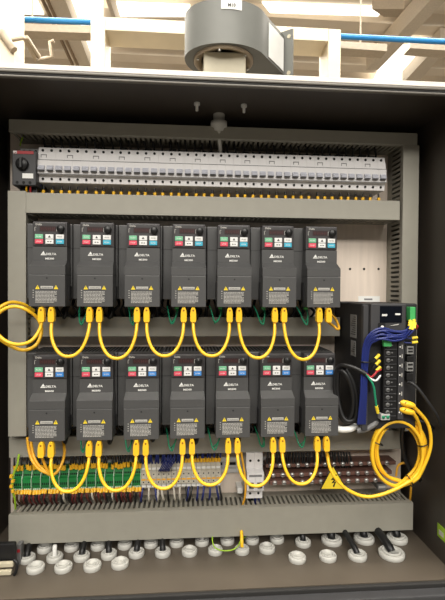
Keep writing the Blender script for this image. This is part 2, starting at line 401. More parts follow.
# ---------------------------------------------------------------- miniature circuit breakers
ZM = H+.2285; X0 = at(37.2, 165, .962).x; X1 = at(386.5, 175, .962).x; W3 = (X1-X0)/14; W1 = W3/3
def make_breaker(loc):
    t = thing('circuit_breaker', loc, '', 'circuit breaker', 'white three-pole circuit breakers in the top row')
    m = MB(); prof = [(.072, 0), (.010, 0), (.008, .0145), (.0, .0165), (.0, .0435), (.0035, .0450), (.0050, .0590), (.0075, .0595), (.010, .0725), (.072, .0725)]
    for k in range(3):
        x0 = k*W1+.0001; x1 = (k+1)*W1-.0001
        m.prism([(y-.0, z) for y, z in prof], x0, x1, 'x', 'mcb')
        xc = (x0+x1)/2
        m.cyl((xc, .0076, .066), (xc, .012, .066), .0028, 'hole', 10); m.cyl((xc, .0080, .007), (xc, .012, .007), .0027, 'hole', 10)
        m.box(x0, x1, -.0003, .001, .0440, .0449, 'mcb_mark'); m.box(x0, x1, -.0004, .001, .0150, .0160, 'mcb_mark')
    # embossed bracket outline
    m.box(.006, .018, .0036, .006, .0553, .0565, 'mcb_mark'); m.box(.006, .0072, .0036, .006, .050, .0553, 'mcb_mark'); m.box(.0168, .018, .0036, .006, .050, .0553, 'mcb_mark')
    m.build('body', t)
    for k in range(3):
        xc = (k+.5)*W1
        MB().prism([(-.0005, .0223), (-.007, .0225), (-.0075, .026), (-.003, .032), (-.0005, .0325)], xc-.0062, xc+.0062, 'x', 'toggle').box(xc-.0062, xc+.0062, -.0055, -.0004, .0205, .0222, 'dark_grey').build('toggle', t)
    m = MB(); m.box(.004, .019, .030, .062, .0728, .084, 'dark_grey'); m.box(.026, .042, .032, .062, .0728, .082, 'dark_grey'); m.build('terminal_shroud', t)
    return t
b0 = make_breaker((X0, .962, ZM))
for i in range(14):
    o = b0 if i == 0 else dup(b0, (X0+i*W3, .962, ZM))
    o['label'] = 'white three-pole breaker beside the red-banded motor starter, leftmost of the row' if i == 0 else 'white three-pole breaker in the top row, %s' % rank(i, 14)
# wires at the breakers
def wire(pts, r, m_, name, label, group, fer=None, ferm='ferrule', n=6, seg=4, off=-.001):
    loc = Vector(pts[0])
    P = [Vector(p)-loc for p in pts]
    if fer:
        t = thing(name, loc, label, 'wire', group)
        MB().tube(P, r, m_, n, seg=seg).build('insulation', t)
        dd = (P[1]-P[0]).normalized(); MB().tube([P[0]+dd*off, P[0]+dd*fer], r*1.7, ferm, 7, False).build('sleeve', t)
        return t
    m = MB(); m.tube(P, r, m_, n, seg=seg); o = m.build(name, None, None); o.location = loc
    return tag(o, label, 'wire', group)
for k in range(42):
    x = X0+(k+.5)*W1+random.uniform(-.0015, .0015)
    zz = ZM-.006
    tx = random.uniform(-.003, .003)
    wire([(x, .980, zz), (x+tx, .980, zz-.020), (x+tx*1.5, .987, zz-.024), (x+tx*1.5, 1.0, zz-.05)], .0021, 'black', 'wire', 'thin black wire with yellow sleeve leaving a breaker downward into the duct', 'yellow-sleeved wires under the breakers', fer=.019, off=.0085)
    z2 = ZM+.0727
    wire([(x, .997, z2-.002), (x-.002, .991, z2+.012), (x-.006, .99, z2+.030), (x-.007, 1.0, z2+.06)], .0022, 'black', 'wire', 'thin black wire rising from a breaker into the shaded top duct', 'black wires above the breakers')

# motor starter
a = at(12, 185, .95); b = at(36.2, 150.5, .95)
ms = thing('motor_starter', (a.x, YP, a.z), 'dark grey motor starter with red band and round knob at left of breakers', 'motor starter')
w_, h_ = b.x-a.x-.001, b.z-a.z; yf = .95-YP
MB().box(0, w_, yf, -.012, 0, h_, 'dark_grey', .002).build('body', ms)
m = MB(); m.box(.003, w_-.004, yf-.0008, yf, h_*.89, h_*.975, 'red'); m.box(.003, .010, yf-.0012, yf-.0006, h_*.895, h_*.97, 'white'); m.text('ABB', .0036, yf-.0013, h_*.905, .0042, 'red', width=.0058); m.build('red_band', ms)
kx, kz = w_*.44, h_*.60
m = MB(); m.lathe((kx, yf, kz), [(.0125, 0), (.0125, -.005), (.011, -.007), (0, -.007)], 'black', 24, 'y'); m.box(kx-.0025, kx+.0025, yf-.013, yf-.006, kz-.010, kz+.010, 'black', .001); m.build('knob', ms)
MB().box(w_*.44, w_*.90, yf-.0008, yf, h_*.20, h_*.34, 'white').build('name_plate', ms)
m = MB()
for k in range(3):
    x = w_*(.22+.27*k); m.cyl((x, yf-.0006, h_*.08), (x, yf+.001, h_*.08), .003, 'hole', 10)
m.build('terminal_holes', ms)
m = MB(); m.box(.008, w_+.001, yf+.022, -.012, h_, h_+.010, 'mid_grey', .001)
for k in range(3): x = w_*(.35+.25*k); m.cyl((x, yf+.0214, h_+.005), (x, yf+.024, h_+.005), .0026, 'hole', 10)
m.build('upper_terminal', ms)
MB().box(.010, w_-.002, yf+.015, -.012, -.016, 0, 'black', .002).build('auxiliary_contact', ms)
for (x, mm, lab) in ((26.5, 'ferrule', 'yellow'), (30.5, 'red', 'red')):
    q = at(x, 186, .957); wire([q, q+Vector((-.002, .006, -.010)), q+Vector((-.002, .02, -.03))], .002, mm, 'wire', '%s wire under the motor starter' % lab, None)
q = at(20, 146, .985); wire([q, q+Vector((.003, 0, .012)), q+Vector((.006, .01, .03))], .0016, 'lime', 'wire', 'yellow green earth wire above the motor starter', None)
for k, (x, mm) in enumerate(((38, 'blue'), (41, 'blue'))):
    q = at(x, 184+k, .98); wire([q, q+Vector((-.006, .0, -.006)), q+Vector((-.010, .02, -.02))], .0014, mm, 'wire', 'short blue wire beside the motor starter below the first breaker', 'blue wires under the first breaker')

# ---------------------------------------------------------------- frequency drives
HD = .1645
def make_drive(last_key):
    t = thing('frequency_drive', (0, 0, 0), '', 'drive', 'dark grey frequency drives')
    yu, yl, yr = .903-YP, .884-YP, .930-YP
    W, WL = .0325, .0340
    T = HD
    # rear body with fins
    m = MB(); m.box(-.0525, .0360, yr, -.001, .014, T, 'drive', .0015)
    for k in range(9):
        z = .03+k*.013; m.box(.0360, .0364, yr+.02, -.02, z, z+.006, 'drive_dark')
    m.box(-.0527, .0362, yr-.0006, yr+.0004, T-.0485, T-.0478, 'drive_dark')
    n = 12
    for k in range(n): x = -.048+k*.0072; m.box(x, x+.0038, yr+.016, -.012, T-.0002, T+.0003, 'hole')
    m.build('rear_body', t)
    # front cover: upper face, slope, protruding lower face
    m = MB()
    m.box(-W, W, yu, yr, T-.0478, T, 'drive_pad', .0012)
    prof = [(yr, T-.0484), (yu, T-.0484), (yu, T-.0752), (yl, T-.087), (yl, T-.1028), (yr, T-.1028)]
    m.prism(prof[:3]+[(yr, T-.0752)], -W, W, 'x', 'drive')
    vs = [(-W, yu, T-.0752), (W, yu, T-.0752), (WL, yl, T-.0872), (-WL, yl, T-.0872), (-WL, yl, T-.1028), (WL, yl, T-.1028), (-W, yr, T-.0752), (W, yr, T-.0752), (-WL, yr, T-.0872), (WL, yr, T-.0872), (-WL, yr, T-.1028), (WL, yr, T-.1028)]
    m.add(vs, [(0, 3, 2, 1), (3, 4, 5, 2), (0, 6, 8, 3), (1, 2, 9, 7), (3, 8, 10, 4), (2, 5, 11, 9), (4, 10, 11, 5), (0, 1, 7, 6)], 'drive')
    m.build('front_cover', t)
    m = MB(); m.box(-WL, WL, yl-.0006, yr, 0, T-.1034, 'drive', .0012)
    m.cyl((0, yl-.0009, T-.110), (0, yl, T-.110), .0018, 'drive_dark', 10)
    m.box(-WL-.0012, -WL, yr-.02, yr, .01, .05, 'drive_dark'); m.box(WL, WL+.0012, yr-.02, yr, .012, .04, 'drive_dark')
    m.build('terminal_cover', t)
    # printed warning text
    y = yl-.0006
    m = MB()
    for sx in (-1, 1):
        x, z = sx*.0172, T-.1275
        m.prism([(x-.0042, z-.0036), (x+.0042, z-.0036), (x, z+.0040)], y-.0004, y-.0001, 'y', 'warn')
        m.box(x-.0004, x+.0004, y-.0006, y-.0004, z-.0008, z+.002, 'black'); m.box(x-.0004, x+.0004, y-.0006, y-.0004, z-.0022, z-.0014, 'black')
    m.box(-.0115, .0115, y-.0004, y-.0001, T-.1302, T-.1252, 'print'); m.text('WARNING', -.0098, y-.0005, T-.1292, .0036, 'drive', width=.0196)
    z = T-.1335; rr_ = random.Random(3)
    for k in range(9):
        z -= .0026
        x0 = -.0212; x = x0; end = .0185*rr_.uniform(.55, 1.0) if k in (3, 8) else .0185
        while x < end:
            wl = rr_.uniform(.002, .0055); m.box(x, min(x+wl, end), y-.0003, y-.0001, z, z+.0012, 'print'); x += wl+.0008
    for k in range(4): m.box(-.0262, -.0240, y-.0003, y-.0001, T-.134-k*.0045, T-.1328-k*.0045, 'print')
    m.build('warning_print', t)
    # logo
    m = MB(); x = -.0128; z = T-.0620
    m.prism([(x-.005, z-.0030), (x+.0052, z-.0030), (x+.0006, z+.0052)], yu-.0004, yu-.0001, 'y', 'white')
    m.box(x-.002, x+.004, yu-.0005, yu-.0003, z-.0012, z-.0005, 'drive')
    m.text('DELTA', -.0072, yu-.0004, z-.0026, .0058, 'white', width=.0195, bold=.00012)
    m.text('MS300', -.0085, yu-.0004, z-.0112, .0048, 'white', width=.0165, bold=.00012)
    m.build('logo', t)
    # keypad
    k_ = MB(); k_.box(-.0300, .0300, yu-.0012, yu, T-.0466, T-.0020, 'drive_pad', .0008); kp = k_.build('keypad', t)
    yk = yu-.0012
    m = MB(); m.box(-.0190, .0125, yk-.0004, yk, T-.0190, T-.0085, 'led')
    for q in range(4):
        xx = -.0165+q*.0072; 
        m.box(xx, xx+.0042, yk-.0006, yk-.0004, T-.0142, T-.0136, 'led_seg'); m.box(xx, xx+.0007, yk-.0006, yk-.0004, T-.0170, T-.0105, 'led_seg'); m.box(xx+.0036, xx+.0043, yk-.0006, yk-.0004, T-.0170, T-.0105, 'led_seg')
    m.build('display', kp)
    m = MB(); m.text('Delta', -.0265, yk-.0003, T-.0070, .0052, 'print', width=.0115, bold=.0001)
    for sx in (-.0285, .0128): m.box(sx, sx+.0008, yk-.0004, yk, T-.0185, T-.0105, 'print'); m.box(sx, sx+.003, yk-.0004, yk, T-.0113, T-.0105, 'print')
    m.build('lettering', kp)
    m = MB(); m.lathe((.0215, yk, T-.0135), [(.0072, 0), (.0072, -.006), (.0064, -.0072), (0, -.0072)], 'black', 20, 'y'); m.box(.0209, .0221, yk-.0076, yk-.0071, T-.0125, T-.0080, 'mid_grey'); m.build('knob', kp)
    for r in range(2):
        for c_ in range(3):
            mm = [['key_green', 'key_white', 'key_white'], ['key_red', 'key_white', last_key]][r][c_]
            x, z = (c_-1)*.0198, T-.0290-r*.0098
            b = MB(); b.box(x-.0077, x+.0077, yk-.0025, yk, z-.0044, z+.0044, mm, .0009)
            yy = yk-.0027
            if (r, c_) == (0, 1): b.prism([(x-.0026, z-.002), (x+.0026, z-.002), (x, z+.0026)], yy, yy+.0003, 'y', 'drive_dark')
            elif (r, c_) == (1, 1): b.box(x-.0038, x-.0008, yy, yy+.0003, z-.0008, z+.0008, 'drive_dark'); b.box(x+.0008, x+.0038, yy, yy+.0003, z-.0008, z+.0008, 'drive_dark')
            else: b.text({(0, 0): 'RUN', (0, 2): 'MODE', (1, 0): 'STOP', (1, 2): 'ENTER'}[(r, c_)], x-.0045, yy+.0001, z-.0013, .0036, 'mid_grey' if c_ == 2 and r == 0 else 'white', width=.009)
            b.build('key', kp)
    return t
d1 = make_drive('key_cyan'); d2 = make_drive('key_blue')
XD = [[], []]
cx1 = [49.5, 96.5, 143.6, 189.2, 234, 278.4, 320.9]; cx2 = [49.1, 96.3, 142.6, 188, 232.6, 276.4, 319.3]
def regular(cs, y0, y1, D):
    X = [at(c_, y0+(y1-y0)*i/6, D).x for i, c_ in enumerate(cs)]
    n = 7; mi = 3; mx = sum(X)/7; sl = sum((i-3)*(x-mx) for i, x in enumerate(X))/28
    return [mx+(i-3)*sl for i in range(7)]
XD[0] = regular(cx1, 245, 250, .902); XD[1] = regular(cx2, 373, 371, .902)
ZD = [at(189, 307, .885).z, at(189, 438.5, .885).z]
for r in range(2):
    for i in range(7):
        src = (d1, d2)[r]; loc = (XD[r][i], YP, ZD[r])
        if i == 0: o = src; o.location = loc
        else: o = dup(src, loc)
        o['label'] = 'dark grey frequency drive with keypad in the %s row, %s' % (('upper', 'lower')[r], rank(i, 7))
# ---------------------------------------------------------------- yellow patch cables
YC = .884
def plug(mb, x, z, ln=.029, w_=.0057):
    mb.prism([(x-w_, z-ln+.003), (x-w_*.75, z-ln), (x+w_*.75, z-ln), (x+w_, z-ln+.003), (x+w_, z-.013), (x+w_*.86, z-.006), (x+w_*.5, z-.0005), (x-w_*.5, z-.0005), (x-w_*.86, z-.006), (x-w_, z-.013)], YC-.006, YC+.006, 'y', 'yellow')
    mb.cyl((x, YC-.0064, z-.006), (x, YC-.004, z-.006), .0019, 'yellow_dark', 10)
    return mb
def patch(xa, za, xb, zb, sag, label, ybow=.865, grp='yellow patch cables between neighbouring drives'):
    t = thing('patch_cable', ((xa+xb)/2, YC, sag), label, 'cable', grp); o = t.location
    for x, z in ((xa, za), (xb, zb)):
        plug(MB(), x, z).build('plug', t, None).data.transform(Matrix.Translation(-o))
    A, B = Vector((xa, YC, za-.029)), Vector((xb, YC, zb-.029)); h = A.z-sag; pts = [A]
    for k in range(1, 14):
        t_ = k/14*PI; sn = math.sin(t_)
        pts.append(Vector(((xa+xb)/2-(xb-xa)/2*math.copysign(abs(math.cos(t_))**.92, math.cos(t_)), YC+(ybow-YC)*sn**.7, A.z-h*sn**.95)))
    pts.append(B)
    m = MB(); m.tube(pts, .0032, 'yellow', 8, seg=3); m.build('cord', t).data.transform(Matrix.Translation(-o))
    return t
sagy = [[356, 358, 355.5, 355.5, 357.5, 359], [490, 489, 487, 483.5, 484.5, 482.5]]
for r in range(2):
    for i in range(6):
        xa = XD[r][i]+.009; xb = XD[r][i+1]-.0095; z = ZD[r]-.0005
        sg = at(188+(XD[r][i]+.045)*450/.87, sagy[r][i], .872).z
        patch(xa, z, xb, z, sg, 'yellow patch cable looping between %s and %s drives of the %s row' % (ORD[i], ORD[i+1], ('upper', 'lower')[r]))
def cord_world(name, pts, r, m_, label, cat, grp=None, plugs=(), n=8, ties=()):
    P = [Vector(p) for p in pts]; loc = P[0]; t = thing(name, loc, label, cat, grp)
    MB().tube([p-loc for p in P], r, m_, n).build('cord', t)
    for (x, z) in plugs: plug(MB(), x, z).build('plug', t).data.transform(Matrix.Translation(-loc))
    return t
# left end of the upper row: two turns out to the left
x, z = XD[0][0]-.0095, ZD[0]-.0005
cord_world('patch_cable', [(x, YC, z-.029), at(39, 331, .88), at(31, 341, .872), at(18, 344.5, .87), at(4, 340, .872), at(-6, 327, .875), at(0, 312, .88), at(14, 306.5, .885), at(28, 310.5, .89), at(38, 319, .905), at(41.5, 331, .91), at(36, 345, .90), at(22, 350, .888), at(4, 342, .884), at(-10, 328, .886), at(-4, 311, .895), at(10, 302.5, .91), at(24, 304.5, .93), at(34, 311, .95)], .0034, 'yellow', 'yellow patch cable coiled out to the left from the first upper drive', 'cable', None, [(x, z)])
# left end of the lower row
x, z = XD[1][0]-.0095, ZD[1]-.0005
cord_world('patch_cable', [(x, YC, z-.029), at(43, 460, .90), at(47, 469, .905), at(51.5, 474.5, .905), at(57, 472, .905), at(62, 463, .915), at(64.5, 452, .93), at(63, 440, .95)], .0029, 'orange', 'golden patch cable hooking right under the first lower drive', 'cable', None, [(x, z)])
for k, dx in enumerate((0, 3.4)):
    cord_world('cable', [at(27.5+dx, 438, .95), at(28.5+dx, 448, .92), at(32+dx, 460, .905), at(39+dx, 469, .90), at(48+dx*.4, 473.5+k, .90), at(53, 475, .91)], .0029, 'orange', '%s of two golden cables bowing down at the left end of the lower drives' % ('outer', 'inner')[k], 'cable')
# right end of the upper row
x, z = XD[0][6]+.0095, ZD[0]-.0005
cord_world('patch_cable', [(x, YC, z-.029), at(333.5, 326, .90), at(337, 329, .90), at(339, 328, .905), at(336, 320, .93), at(331, 314, .96)], .0027, 'orange', 'short orange patch cable curling right from the last upper drive', 'cable', None, [(x, z)])
# right end of the lower row to the coil
x, z = XD[1][6]+.0095, ZD[1]-.0005
YK = .872
coil = []
cxp, cyp = 399.5, 453
def ell(a, rx, ry, cx=cxp, cy=cyp, D=YK): a = math.radians(a); return at(cx+rx*math.cos(a), cy+ry*math.sin(a), D)
t = thing('patch_cable', at(cxp, cyp, YK), 'long yellow cable bundled into a round coil hanging at lower right', 'cable'); o = t.location.copy()
plug(MB(), x, z).build('plug', t).data.transform(Matrix.Translation(-o))
pts = [Vector((x, YC, z-.029)), at(327.5, 456, .895), at(330, 468, .885), at(337, 480, .878), at(348, 490, .872), at(364, 496.5, .868), at(380, 495, .865), at(397, 488.5, .863), at(410, 481, .862)]
turns = [(26.5, 34, -1, -1, .000), (23.5, 29.5, 1.0, -1.5, .006), (25.2, 32, -2, .5, -.004), (22, 27.5, -2.0, -1, .008), (27.5, 35, -.5, -1.5, .004)]
ang = 62
for (rx, ry, ox, oy, dd) in turns:
    for s_ in range(0, 360, 30):
        pts.append(ell(ang-s_, rx, ry, cxp+ox, cyp+oy, YK+dd))
pts += [ell(52, 26, 34, cxp, cyp, YK-.006), at(421, 472, .864), at(428.5, 455, .862), at(431, 440, .860), at(427.5, 423, .858), at(416, 409, .852), at(412, 405, .850)]
m = MB(); m.tube(pts, .0035, 'yellow', 8, seg=5); m.build('cord', t).data.transform(Matrix.Translation(-o))
def hplug(p, mirror=1):
    m = MB(); d = Vector((-.9, .25, .22)); p = Vector(p)
    m.tube([p-d*.004, p, p+d*.012, p+d*.020, p+d*.026], [.0034, .0055, .0068, .0062, .003], 'yellow', 10, False); q = p+d*.017+Vector((0, -.0062, .0015))
    m.cyl(q, q+Vector((0, .003, 0)), .002, 'black', 8); return m
hplug(at(413, 405.5, .850)).build('plug', t).data.transform(Matrix.Translation(-o))
for a_, rx, ry in ((200, 24, 31), (-18, 24, 31), (66, 24, 31)):
    p_in, p_out = ell(a_, rx-5.5, ry-6.5, D=YK+.002), ell(a_, rx+5, ry+5, D=YK+.002)
    e_ = (p_out-p_in).normalized(); c_ = (p_in+p_out)/2; hw = (p_out-p_in).length/2
    ring = [c_+e_*hw*math.cos(k*PI/6)+Vector((0, 1, 0))*.0125*math.sin(k*PI/6) for k in range(13)]
    m = MB(); m.tube(ring, .0013, 'black', 6, seg=2); m.build('cable_tie', t).data.transform(Matrix.Translation(-o))
# second lead from the coil up to the lower socket
t2 = thing('patch_cable', at(411, 412, .876), 'yellow cable from the lower socket of the servo unit into the coil', 'cable'); o2 = t2.location.copy()
m = MB(); m.tube([at(412.5, 412, .850), at(417.5, 420, .858), at(420.5, 430, .868), at(422.5, 442, .867), at(423, 456, .868), at(418, 470, .87), at(410, 480, .872)], .0035, 'yellow', 8); m.build('cord', t2).data.transform(Matrix.Translation(-o2))
hplug(at(412.5, 412.5, .850)).build('plug', t2).data.transform(Matrix.Translation(-o2))
# orange loop behind the coil
cord_world('cable', [at(396, 476, .95), at(398, 466, .945), at(404, 463, .94), at(409, 466, .94), at(411, 474, .945), at(411, 488, .955), at(410, 500, .975)], .0024, 'orange', 'thin orange wire arching behind the yellow coil', 'wire')

# green earth wires and black motor cables under the drives
for r in range(2):
    for i in range(7):
        x, z = XD[r][i], ZD[r]; rn = random.Random(r*10+i)
        if not (r == 1 and i == 0):
            g = x-.0245; t = thing('earth_wire', (g, .93, z), 'green earth wire curling under the %s drive of the %s row' % (ORD[i], ('upper', 'lower')[r]), 'wire', 'green earth wires under the drives')
            MB().box(-.004, .004, -.004, .004, -.006, .001, 'green_light', .001).build('terminal', t)
            a = rn.uniform(-.010, .004)
            m = MB(); m.tube([(0, 0, -.004), (.002+a*.3, -.008, -.016), (a, -.010, -.030-rn.uniform(0, .008)), (a-.006, -.004, -.030), (a-.010, .01, -.014), (a-.014, .03, 0.0)], .0016, 'green_wire', 6)
            m.tube([(.003, 0, -.004), (.003+a*.5, -.006, -.02), (a*1.2-.004, .0, -.036)], .0014, 'green_wire', 6)
            m.build('strand', t)
        bx = x+.019+rn.uniform(-.003, .003)
        t = thing('motor_cable', (bx, .955, z+.002), 'black cable hooking back under the %s drive of the %s row' % (ORD[i], ('upper', 'lower')[r]), 'cable', 'black cables under the drives')
        zlow = rn.uniform(.024, .034)
        MB().tube([(0, 0, 0), (.001, -.006, -.012), (-.001, -.010, -zlow*.85), (-.004, -.004, -zlow), (-.006, .006, -zlow*.8), (-.006, .016, -.006)], .0043, 'black', 8).build('sheath', t)
        for k in range(8):
            q = Vector((x-.054+k*.0115+rn.uniform(-.003, .003), rn.uniform(.985, 1.01), z+.016))
            wire([q, q+Vector((rn.uniform(-.006, .006), -.014, -.016)), q+Vector((rn.uniform(-.012, .012), -.006, -.030)), q+Vector((rn.uniform(-.012, .012), .004, -.046))], .0032, 'black', 'wire', 'thin black wire in the shadow behind the drives above the duct', 'black wires behind the drives')

# ---------------------------------------------------------------- servo unit at right
sl = at(363.5, 310, .86).x; sr = at(416.5, 365, .866).x; zt2 = at(380, 303.5, .86).z; zb2 = at(380, 430, .86).z
sv = thing('servo_drive', ((sl+sr)/2, YP, zb2), 'black servo unit with small screen and terminal strip at right of lower drives', 'drive'); o = sv.location.copy()
def sp(name, mb, parent=None):
    ob = mb.build(name, parent or sv); ob.data.transform(Matrix.Translation(-o)); return ob
sp('housing', MB().box(sl, sr, .866, YP-.001, zb2, zt2, 'black_soft', .003))
sp('side_edge', MB().box(sl-.0005, sl+.010, .858, .870, zb2, zt2-.004, 'dark_grey', .001))
za = at(380, 333, .85).z
fx0, fx1 = at(371, 320, .85).x, at(406, 320, .85).x
fr_ = sp('control_panel', MB().box(fx0, fx1, .850, .866, za, zt2, 'dark_grey', .002))
p, q = at(380, 306, .85), at(401.5, 322.5, .85)
m = MB(); m.box(p.x, q.x, .8488, .850, q.z, p.z, 'screen'); 
m.text('8888', at(382, 317, .8485).x, .8486, at(382, 316, .85).z, .0055, 'white', width=.0105, bold=.0002); m.box(at(395, 314, .85).x, at(400, 314, .85).x, .8484, .8488, at(395, 315, .85).z, at(395, 313.3, .85).z, 'white')
sp('display', m, fr_)
p = at(382, 326, .85); m = MB(); m.box(p.x-.008, p.x+.006, .8488, .850, p.z-.006, p.z+.006, 'black'); m.lathe((p.x, .849, p.z-.002), [(.0028, 0), (.0026, -.002), (0, -.0025)], 'white', 12, 'y'); sp('button', m, fr_)
p = at(394, 325.5, .85); m = MB(); m.prism([(p.x-.010, p.z-.001), (p.x+.007, p.z+.001), (p.x+.010, p.z+.0032), (p.x-.002, p.z+.001)], .8485, .8499, 'y', 'print'); sp('marking', m, fr_)
# rating labels on the left face
for (y0, y1, ya, yb) in ((314, 338, .895, .93), (341, 357, .898, .925)):
    zt_a = H+(292-y0)*.9/450; zb_a = H+(292-y1)*.9/450
    m = MB(); m.box(sl-.0006, sl-.0001, ya, yb, zb_a, zt_a, 'label_grey')
    k = zt_a-.004
    while k > zb_a+.004: m.box(sl-.0009, sl-.0005, ya+.004, yb-.004-.008*((k*1000) % 2), k-.0016, k, 'drive_dark'); k -= .0045
    sp('rating_label', m)
# power terminal strip
tx0, tx1 = at(383.5, 380, .852).x, at(397, 380, .852).x; zu, zl = at(390, 340, .852).z, at(390, 420, .852).z
ts = sp('terminal_strip', MB().box(tx0, tx1, .852, .8662, zl, zu, 'black', .001))
for k in range(10):
    z_ = zu-.008-k*(zu-zl-.012)/10
    m = MB(); m.box(tx0+.002, tx1-.002, .8495, .8522, z_-.011, z_-.0095, 'dark_grey'); m.lathe((tx0+.009, .8522, z_-.003), [(.0042, 0), (.0042, -.0012), (.003, -.002), (0, -.002)], 'mid_grey', 12, 'y'); m.box(tx0+.0062, tx0+.0118, .8496, .8504, z_-.0036, z_-.0026, 'black'); m.box(tx0+.015, tx0+.018, .851, .8522, z_-.0035, z_-.001, 'mid_grey')
    sp('terminal_screw', m, ts)
px_, pz_ = at(387, 343, .848).x, at(387, 343, .848).z
sp('green_plug', MB().box(px_-.008, px_+.008, .8445, .852, pz_-.0065, pz_+.0065, 'green_light', .001))
ix0, ix1 = at(398, 380, .855).x, at(404, 380, .855).x
m = MB(); m.box(ix0, ix1, .855, .8662, zl, at(398, 338, .855).z, 'dark_grey', .001)
for k in range(8): z_ = zu-.014-k*.0185; m.cyl((ix0+.0035, .8546, z_), (ix0+.0035, .856, z_), .0016, 'white', 8); m.box(ix0+.007, ix0+.0085, .8546, .8552, z_-.004, z_+.004, 'print')
sp('indicator_strip', m)
cx0, cx1 = at(406, 365, .86).x, at(412.5, 365, .86).x
m = MB(); 
for (ya, yb, mm) in ((346, 354, 'label_grey'), (356, 361.5, 'black'), (362, 371, 'label_grey'), (373, 380, 'black')):
    m.box(cx0, cx1, .856, .8664, at(408, yb, .86).z, at(408, ya, .86).z, mm, .0008)
for ya in (348, 351, 364, 368): z_ = at(408, ya, .86).z; m.box(cx0+.002, cx1-.002, .855, .8562, z_-.002, z_+.0012, 'black')
sp('signal_sockets', m)
gx0, gx1 = at(409, 312, .855).x, at(415, 312, .855).x
sp('green_connector', MB().box(gx0, gx1-.002, .850, .8664, at(411, 321, .855).z, at(411, 307, .855).z, 'green_light', .001).box(gx1-.0018, gx1, .852, .8664, at(411, 321, .855).z, at(411, 307, .855).z, 'green', .0005))
zz = at(390, 430, .856).z
# bottom earth lugs
m = MB(); p = at(384.5, 416.5, .855); m.box(p.x-.009, p.x+.009, .850, .8664, p.z-.006, p.z+.006, 'zinc', .001)
for s_ in (-1, 1): m.lathe((p.x+s_*.0045, .850, p.z), [(.0034, 0), (.0034, -.001), (0, -.0015)], 'green_wire', 10, 'y')
sp('earth_lug', m)
# blue wire bundle
for k in range(7):
    rn = random.Random(k+50); j = k*1.9
    w1, w2, w3 = rn.uniform(-1.5, 1.5), rn.uniform(-1.5, 1.5), rn.uniform(-1, 1)
    pts = [at(411, 325+j*.4, .852), at(405, 331+j*.6, .845), at(394, 331+j*.75+w1, .844-k*.0008), at(382, 329+j*.85+w2, .843-k*.0008), at(371+j*.4, 333+j*.7, .845), at(364+j*.48, 345+w1, .850), at(361.5+j*.48+w3, 370, .852), at(361+j*.45, 395, .852), at(358+j*.6, 424, .858)]
    wire(pts, .0023, 'blue', 'wire', 'blue wire in the bundle arching over and down beside the servo unit', 'blue wire bundle at the servo unit', n=7)
m = MB()
p = at(366, 362, .8475); 
ring = [Vector((p.x+.011*math.cos(a*PI/6)+.002, .852+.0085*math.sin(a*PI/6), p.z)) for a in range(13)]
m.tube(ring, .0014, 'black', 6, seg=2); tag(m.build('cable_tie', None, p), 'black tie around the blue wire bundle', 'cable tie')
# yellow sleeved wires at top right of the servo unit
for k, (x, y) in enumerate(((410, 320.5), (412, 321.5), (414.3, 320), (411, 324), (413.3, 324.5), (415, 323))):
    q = at(x, y, .847-.001*k); wire([q, q+Vector((-.003, -.003, -.012)), q+Vector((-.010, .0, -.022))], .0017, 'blue', 'wire', 'thin blue wire with yellow sleeve below the green connector', 'yellow-sleeved wires below the green connector', fer=.011, ferm='warn')
q = at(416.5, 325, .846); wire([q, q+Vector((.002, 0, -.003)), q+Vector((.001, .004, -.008))], .002, 'red', 'wire', 'red wire end beside the yellow sleeves at the green connector', None)
for y in (338, 342.5):
    q = at(416, y, .85); wire([q+Vector((.002, 0, .001)), q+Vector((-.012, .002, -.001)), q+Vector((-.022, .006, 0))], .0016, 'blue', 'wire', 'blue wire ending in a yellow sleeve right of the terminal strip', 'blue wires with yellow ends beside the terminal strip', fer=.010, ferm='warn')
# three yellow sleeved leads
for k, (x, y) in enumerate(((379, 355), (379.5, 360.8), (380, 367))):
    q = at(x, y, .852); wire([q, q+Vector((-.009, -.001, -.0085)), q+Vector((-.018, .004, -.026)), q+Vector((-.016, .008, -.05))], .0020, 'black', 'wire', 'black lead with fat yellow sleeve left of the terminal strip, %s of three' % ('top', 'middle', 'bottom')[k], 'yellow-sleeved leads at the servo unit', fer=.0105, ferm='warn')
# big black power cable with coloured cores
t = thing('power_cable', at(343, 365, .88), 'thick black cable with red, white and green cores entering the servo unit', 'cable'); o3 = t.location.copy()
def tp(name, mb): mb.build(name, t).data.transform(Matrix.Translation(-o3))
m = MB(); m.tube([at(366, 374, .846), at(358, 369.5, .852), at(350, 366.5, .86), at(341, 365.5, .875), at(336, 372, .89), at(335, 390, .895), at(338, 410, .89), at(345, 422, .885), at(352, 414, .875), at(353.5, 398, .87), at(350, 382, .868), at(344, 372, .872), at(338.5, 372, .885), at(337.5, 392, .892), at(341, 412, .885), at(347, 421, .878), at(355.5, 418, .872), at(357, 400, .87), at(354, 385, .868), at(346, 369, .875), at(338, 366, .9)], .0046, 'black', 8, seg=5); tp('sheath', m)
m = MB(); m.tube([at(366, 374, .846), at(371, 377, .845), at(375, 374, .844), at(377, 371.5, .848), at(381, 369.5, .851)], .0021, 'red', 7); tp('red_core', m)
m = MB(); m.tube([at(366, 374, .846), at(371, 379, .844), at(376, 380.5, .844), at(380.5, 375.5, .850)], .0019, 'white', 7); tp('white_core', m)
m = MB(); m.tube([at(366, 374, .846), at(371, 381, .842), at(374, 388, .842), at(375, 396, .843), at(376.5, 407, .847)], .0021, 'green_wire', 7); m.tube([at(376.3, 406, .847), at(378, 413, .850)], .0032, 'warn', 8, False); tp('earth_core', m)
